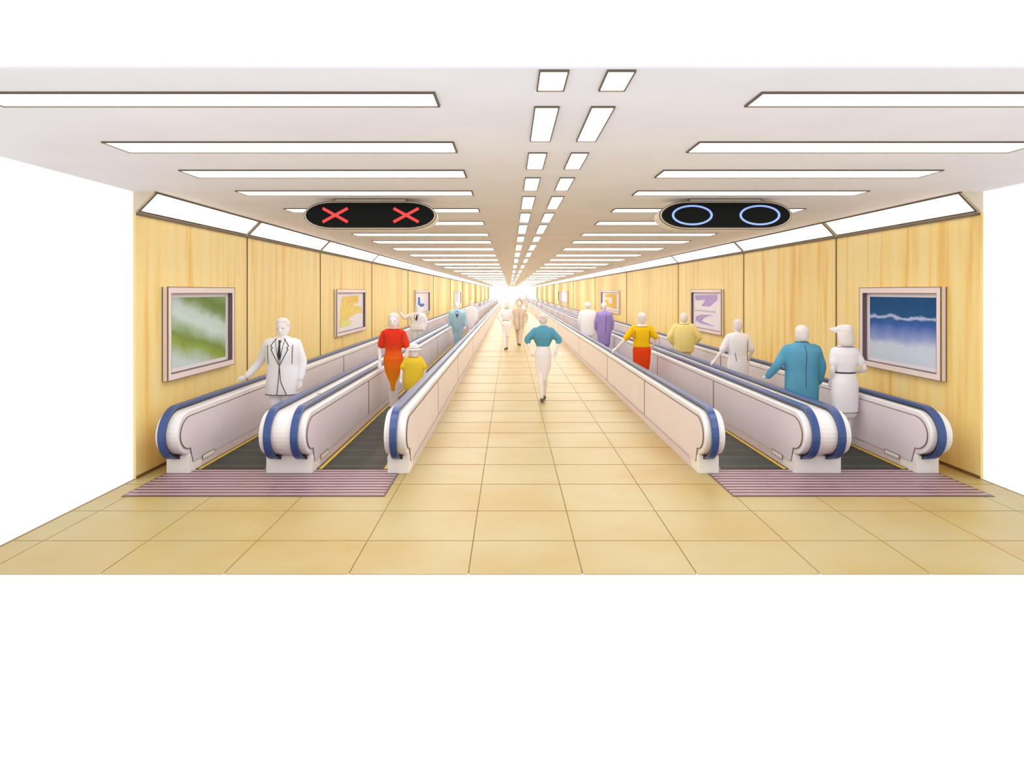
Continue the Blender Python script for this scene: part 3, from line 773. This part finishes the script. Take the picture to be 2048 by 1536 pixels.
# 12
person('person in a golden top and orange-red skirt, reaching for the aisle rail', 2.85, 15.15, 1.615, 1, .215,
       {'L': [(-.37, -.05, 1.05), (-.545, -.02, .86), (-.7, -.1, -.5), (0, 0, -1)], 'R': [(.31, -.04, 1.08), (.25, .06, .90)]}, 'stand',
       [('skirt', REDC, [(.42, .16, .12), (.6, .185, .14), (.85, .195, .145), (.98, .175, .13), (1.04, .15, .12)], 0, 0),
        ('top', YELC2, [(.93, .185, .14), (1.04, .18, .135), (1.2, .20, .14), (1.31, .215, .135), (1.37, .20, .11), (1.405, .15, .09)], .85, .075)],
       'short', [('ring', 'neckline', INK, 'top', 1.395, .008), ('line', 'top', -1, [(.16, 1.3), (.165, 1.12), (.15, 1.02)], .005), ('line', 'top', -1, [(-.165, 1.3), (-.165, 1.12)], .005)], head=1.15)
# 13
person('person in a loose pale yellow top on the rightmost walkway', 4.10, 16.5, 1.565, 1, .235,
       {'L': [(-.34, -.02, 1.02), (-.24, .06, .82)], 'R': [(.34, -.06, 1.0), (.22, .06, .82)]}, 'stand',
       [('top', PALEY, [(.72, .23, .15), (.9, .24, .16), (1.1, .27, .16), (1.25, .275, .15), (1.35, .24, .13), (1.42, .13, .10), (1.46, .075, .07)], 1.7, .085)], 'short',
       [('trousers', PALEY), ('ring', 'neckline', INK, 'top', 1.43, .008)], head=1.1)
# 14
person('slim person in white leaning to the rail, middle of the rightmost walkway', 4.15, 12.75, 1.57, 1, .20,
       {'L': [(-.30, -.03, 1.0), (-.42, -.04, .85), (-.5, -.15, -.5), (0, 0, -1)], 'R': [(.24, -.04, 1.02), (.20, .04, .82)]}, 'stand',
       [('dress', WCLOTH, [(.45, .18, .14), (.8, .19, .14), (1.0, .165, .125), (1.2, .19, .14), (1.32, .21, .13), (1.39, .20, .105), (1.43, .11, .08), (1.45, .075, .065)], .9, .068)], 'short',
       [('line', 'dress', -1, [(-.09, 1.05), (-.07, .9)], .005), ('line', 'dress', -1, [(.16, 1.3), (.15, 1.1), (.17, .9)], .005)], head=1.08)
# 15
person('broad person in a teal jacket with a hand on the rail, rightmost walkway', 4.075, 9.78, 1.60, 1, .235,
       {'L': [(-.335, .02, 1.05), (-.40, .22, .865), (-.1, .9, -.2), (0, 0, -1)], 'R': [(.27, -.02, 1.03), (.255, .04, .80)]}, 'stand',
       [('jacket', TEAL, [(.60, .225, .155), (.8, .23, .155), (1.04, .225, .145), (1.22, .255, .155), (1.33, .268, .145), (1.39, .225, .12), (1.43, .13, .10), (1.475, .078, .078)], 1.9, .078)], 'short',
       [('trousers', TEAL), ('line', 'jacket', -1, [(0, 1.42), (.006, 1.28), (0, 1.1), (-.004, .8)], .004), ('ring', 'collar', INK, 'jacket', 1.47, .006)], head=1.1)
# 16
person('person in a belted white dress and flat cap beside the teal jacket', 4.505, 9.42, 1.60, 1, .16,
       {'L': [(-.175, -.03, 1.04), (-.15, .08, .88)], 'R': [(.235, -.06, 1.05), (.19, .12, .98)]}, 'close',
       [('dress', WCLOTH, [(.42, .125, .10), (.5, .165, .13), (.75, .175, .14), (.92, .165, .135), (1.06, .125, .105), (1.22, .165, .13), (1.33, .19, .125), (1.395, .18, .10), (1.43, .11, .08), (1.44, .08, .07)], .6, .07)], 'bob',
       [('ring', 'belt', INK, 'dress', 1.06, .02), ('ring', 'neckline', INK, 'dress', 1.425, .006), ('cap', -1), ('ring', 'hem', INK, 'dress', .5, .006)], head=1.15)
# distant walkers at the far end of the aisle
far = [(-.5, 62, 'in grey at the far aisle end, leftmost of four', WCLOTH), (.15, 70, 'in white at the far aisle end, second of four', WCLOTH),
       (.9, 66, 'in pale tan at the far aisle end, third of four', TANC), (1.7, 74, 'in white at the far aisle end, rightmost of four', WCLOTH)]
for i, (x, y, lb, c) in enumerate(far):
    person('tiny distant person ' + lb, x, y, 1.68, 1 if i % 2 else -1, .22, None, 'walk' if i % 2 else 'stride',
           [('coat', c, jacket_rings(.6, .25), 1.9, .08)], 'short', [('trousers', c)], detail=False, group='distant walkers at the end of the aisle')

# ------------------------------------------------------------------ colour management
sc = bpy.context.scene
sc.view_settings.view_transform = 'Standard'; sc.view_settings.look = 'None'
sc.view_settings.exposure = 0.1; sc.view_settings.gamma = 1; sc.view_settings.use_curve_mapping = False
sc.cycles.use_denoising = True
sc.cycles.max_bounces = 10; sc.cycles.diffuse_bounces = 8
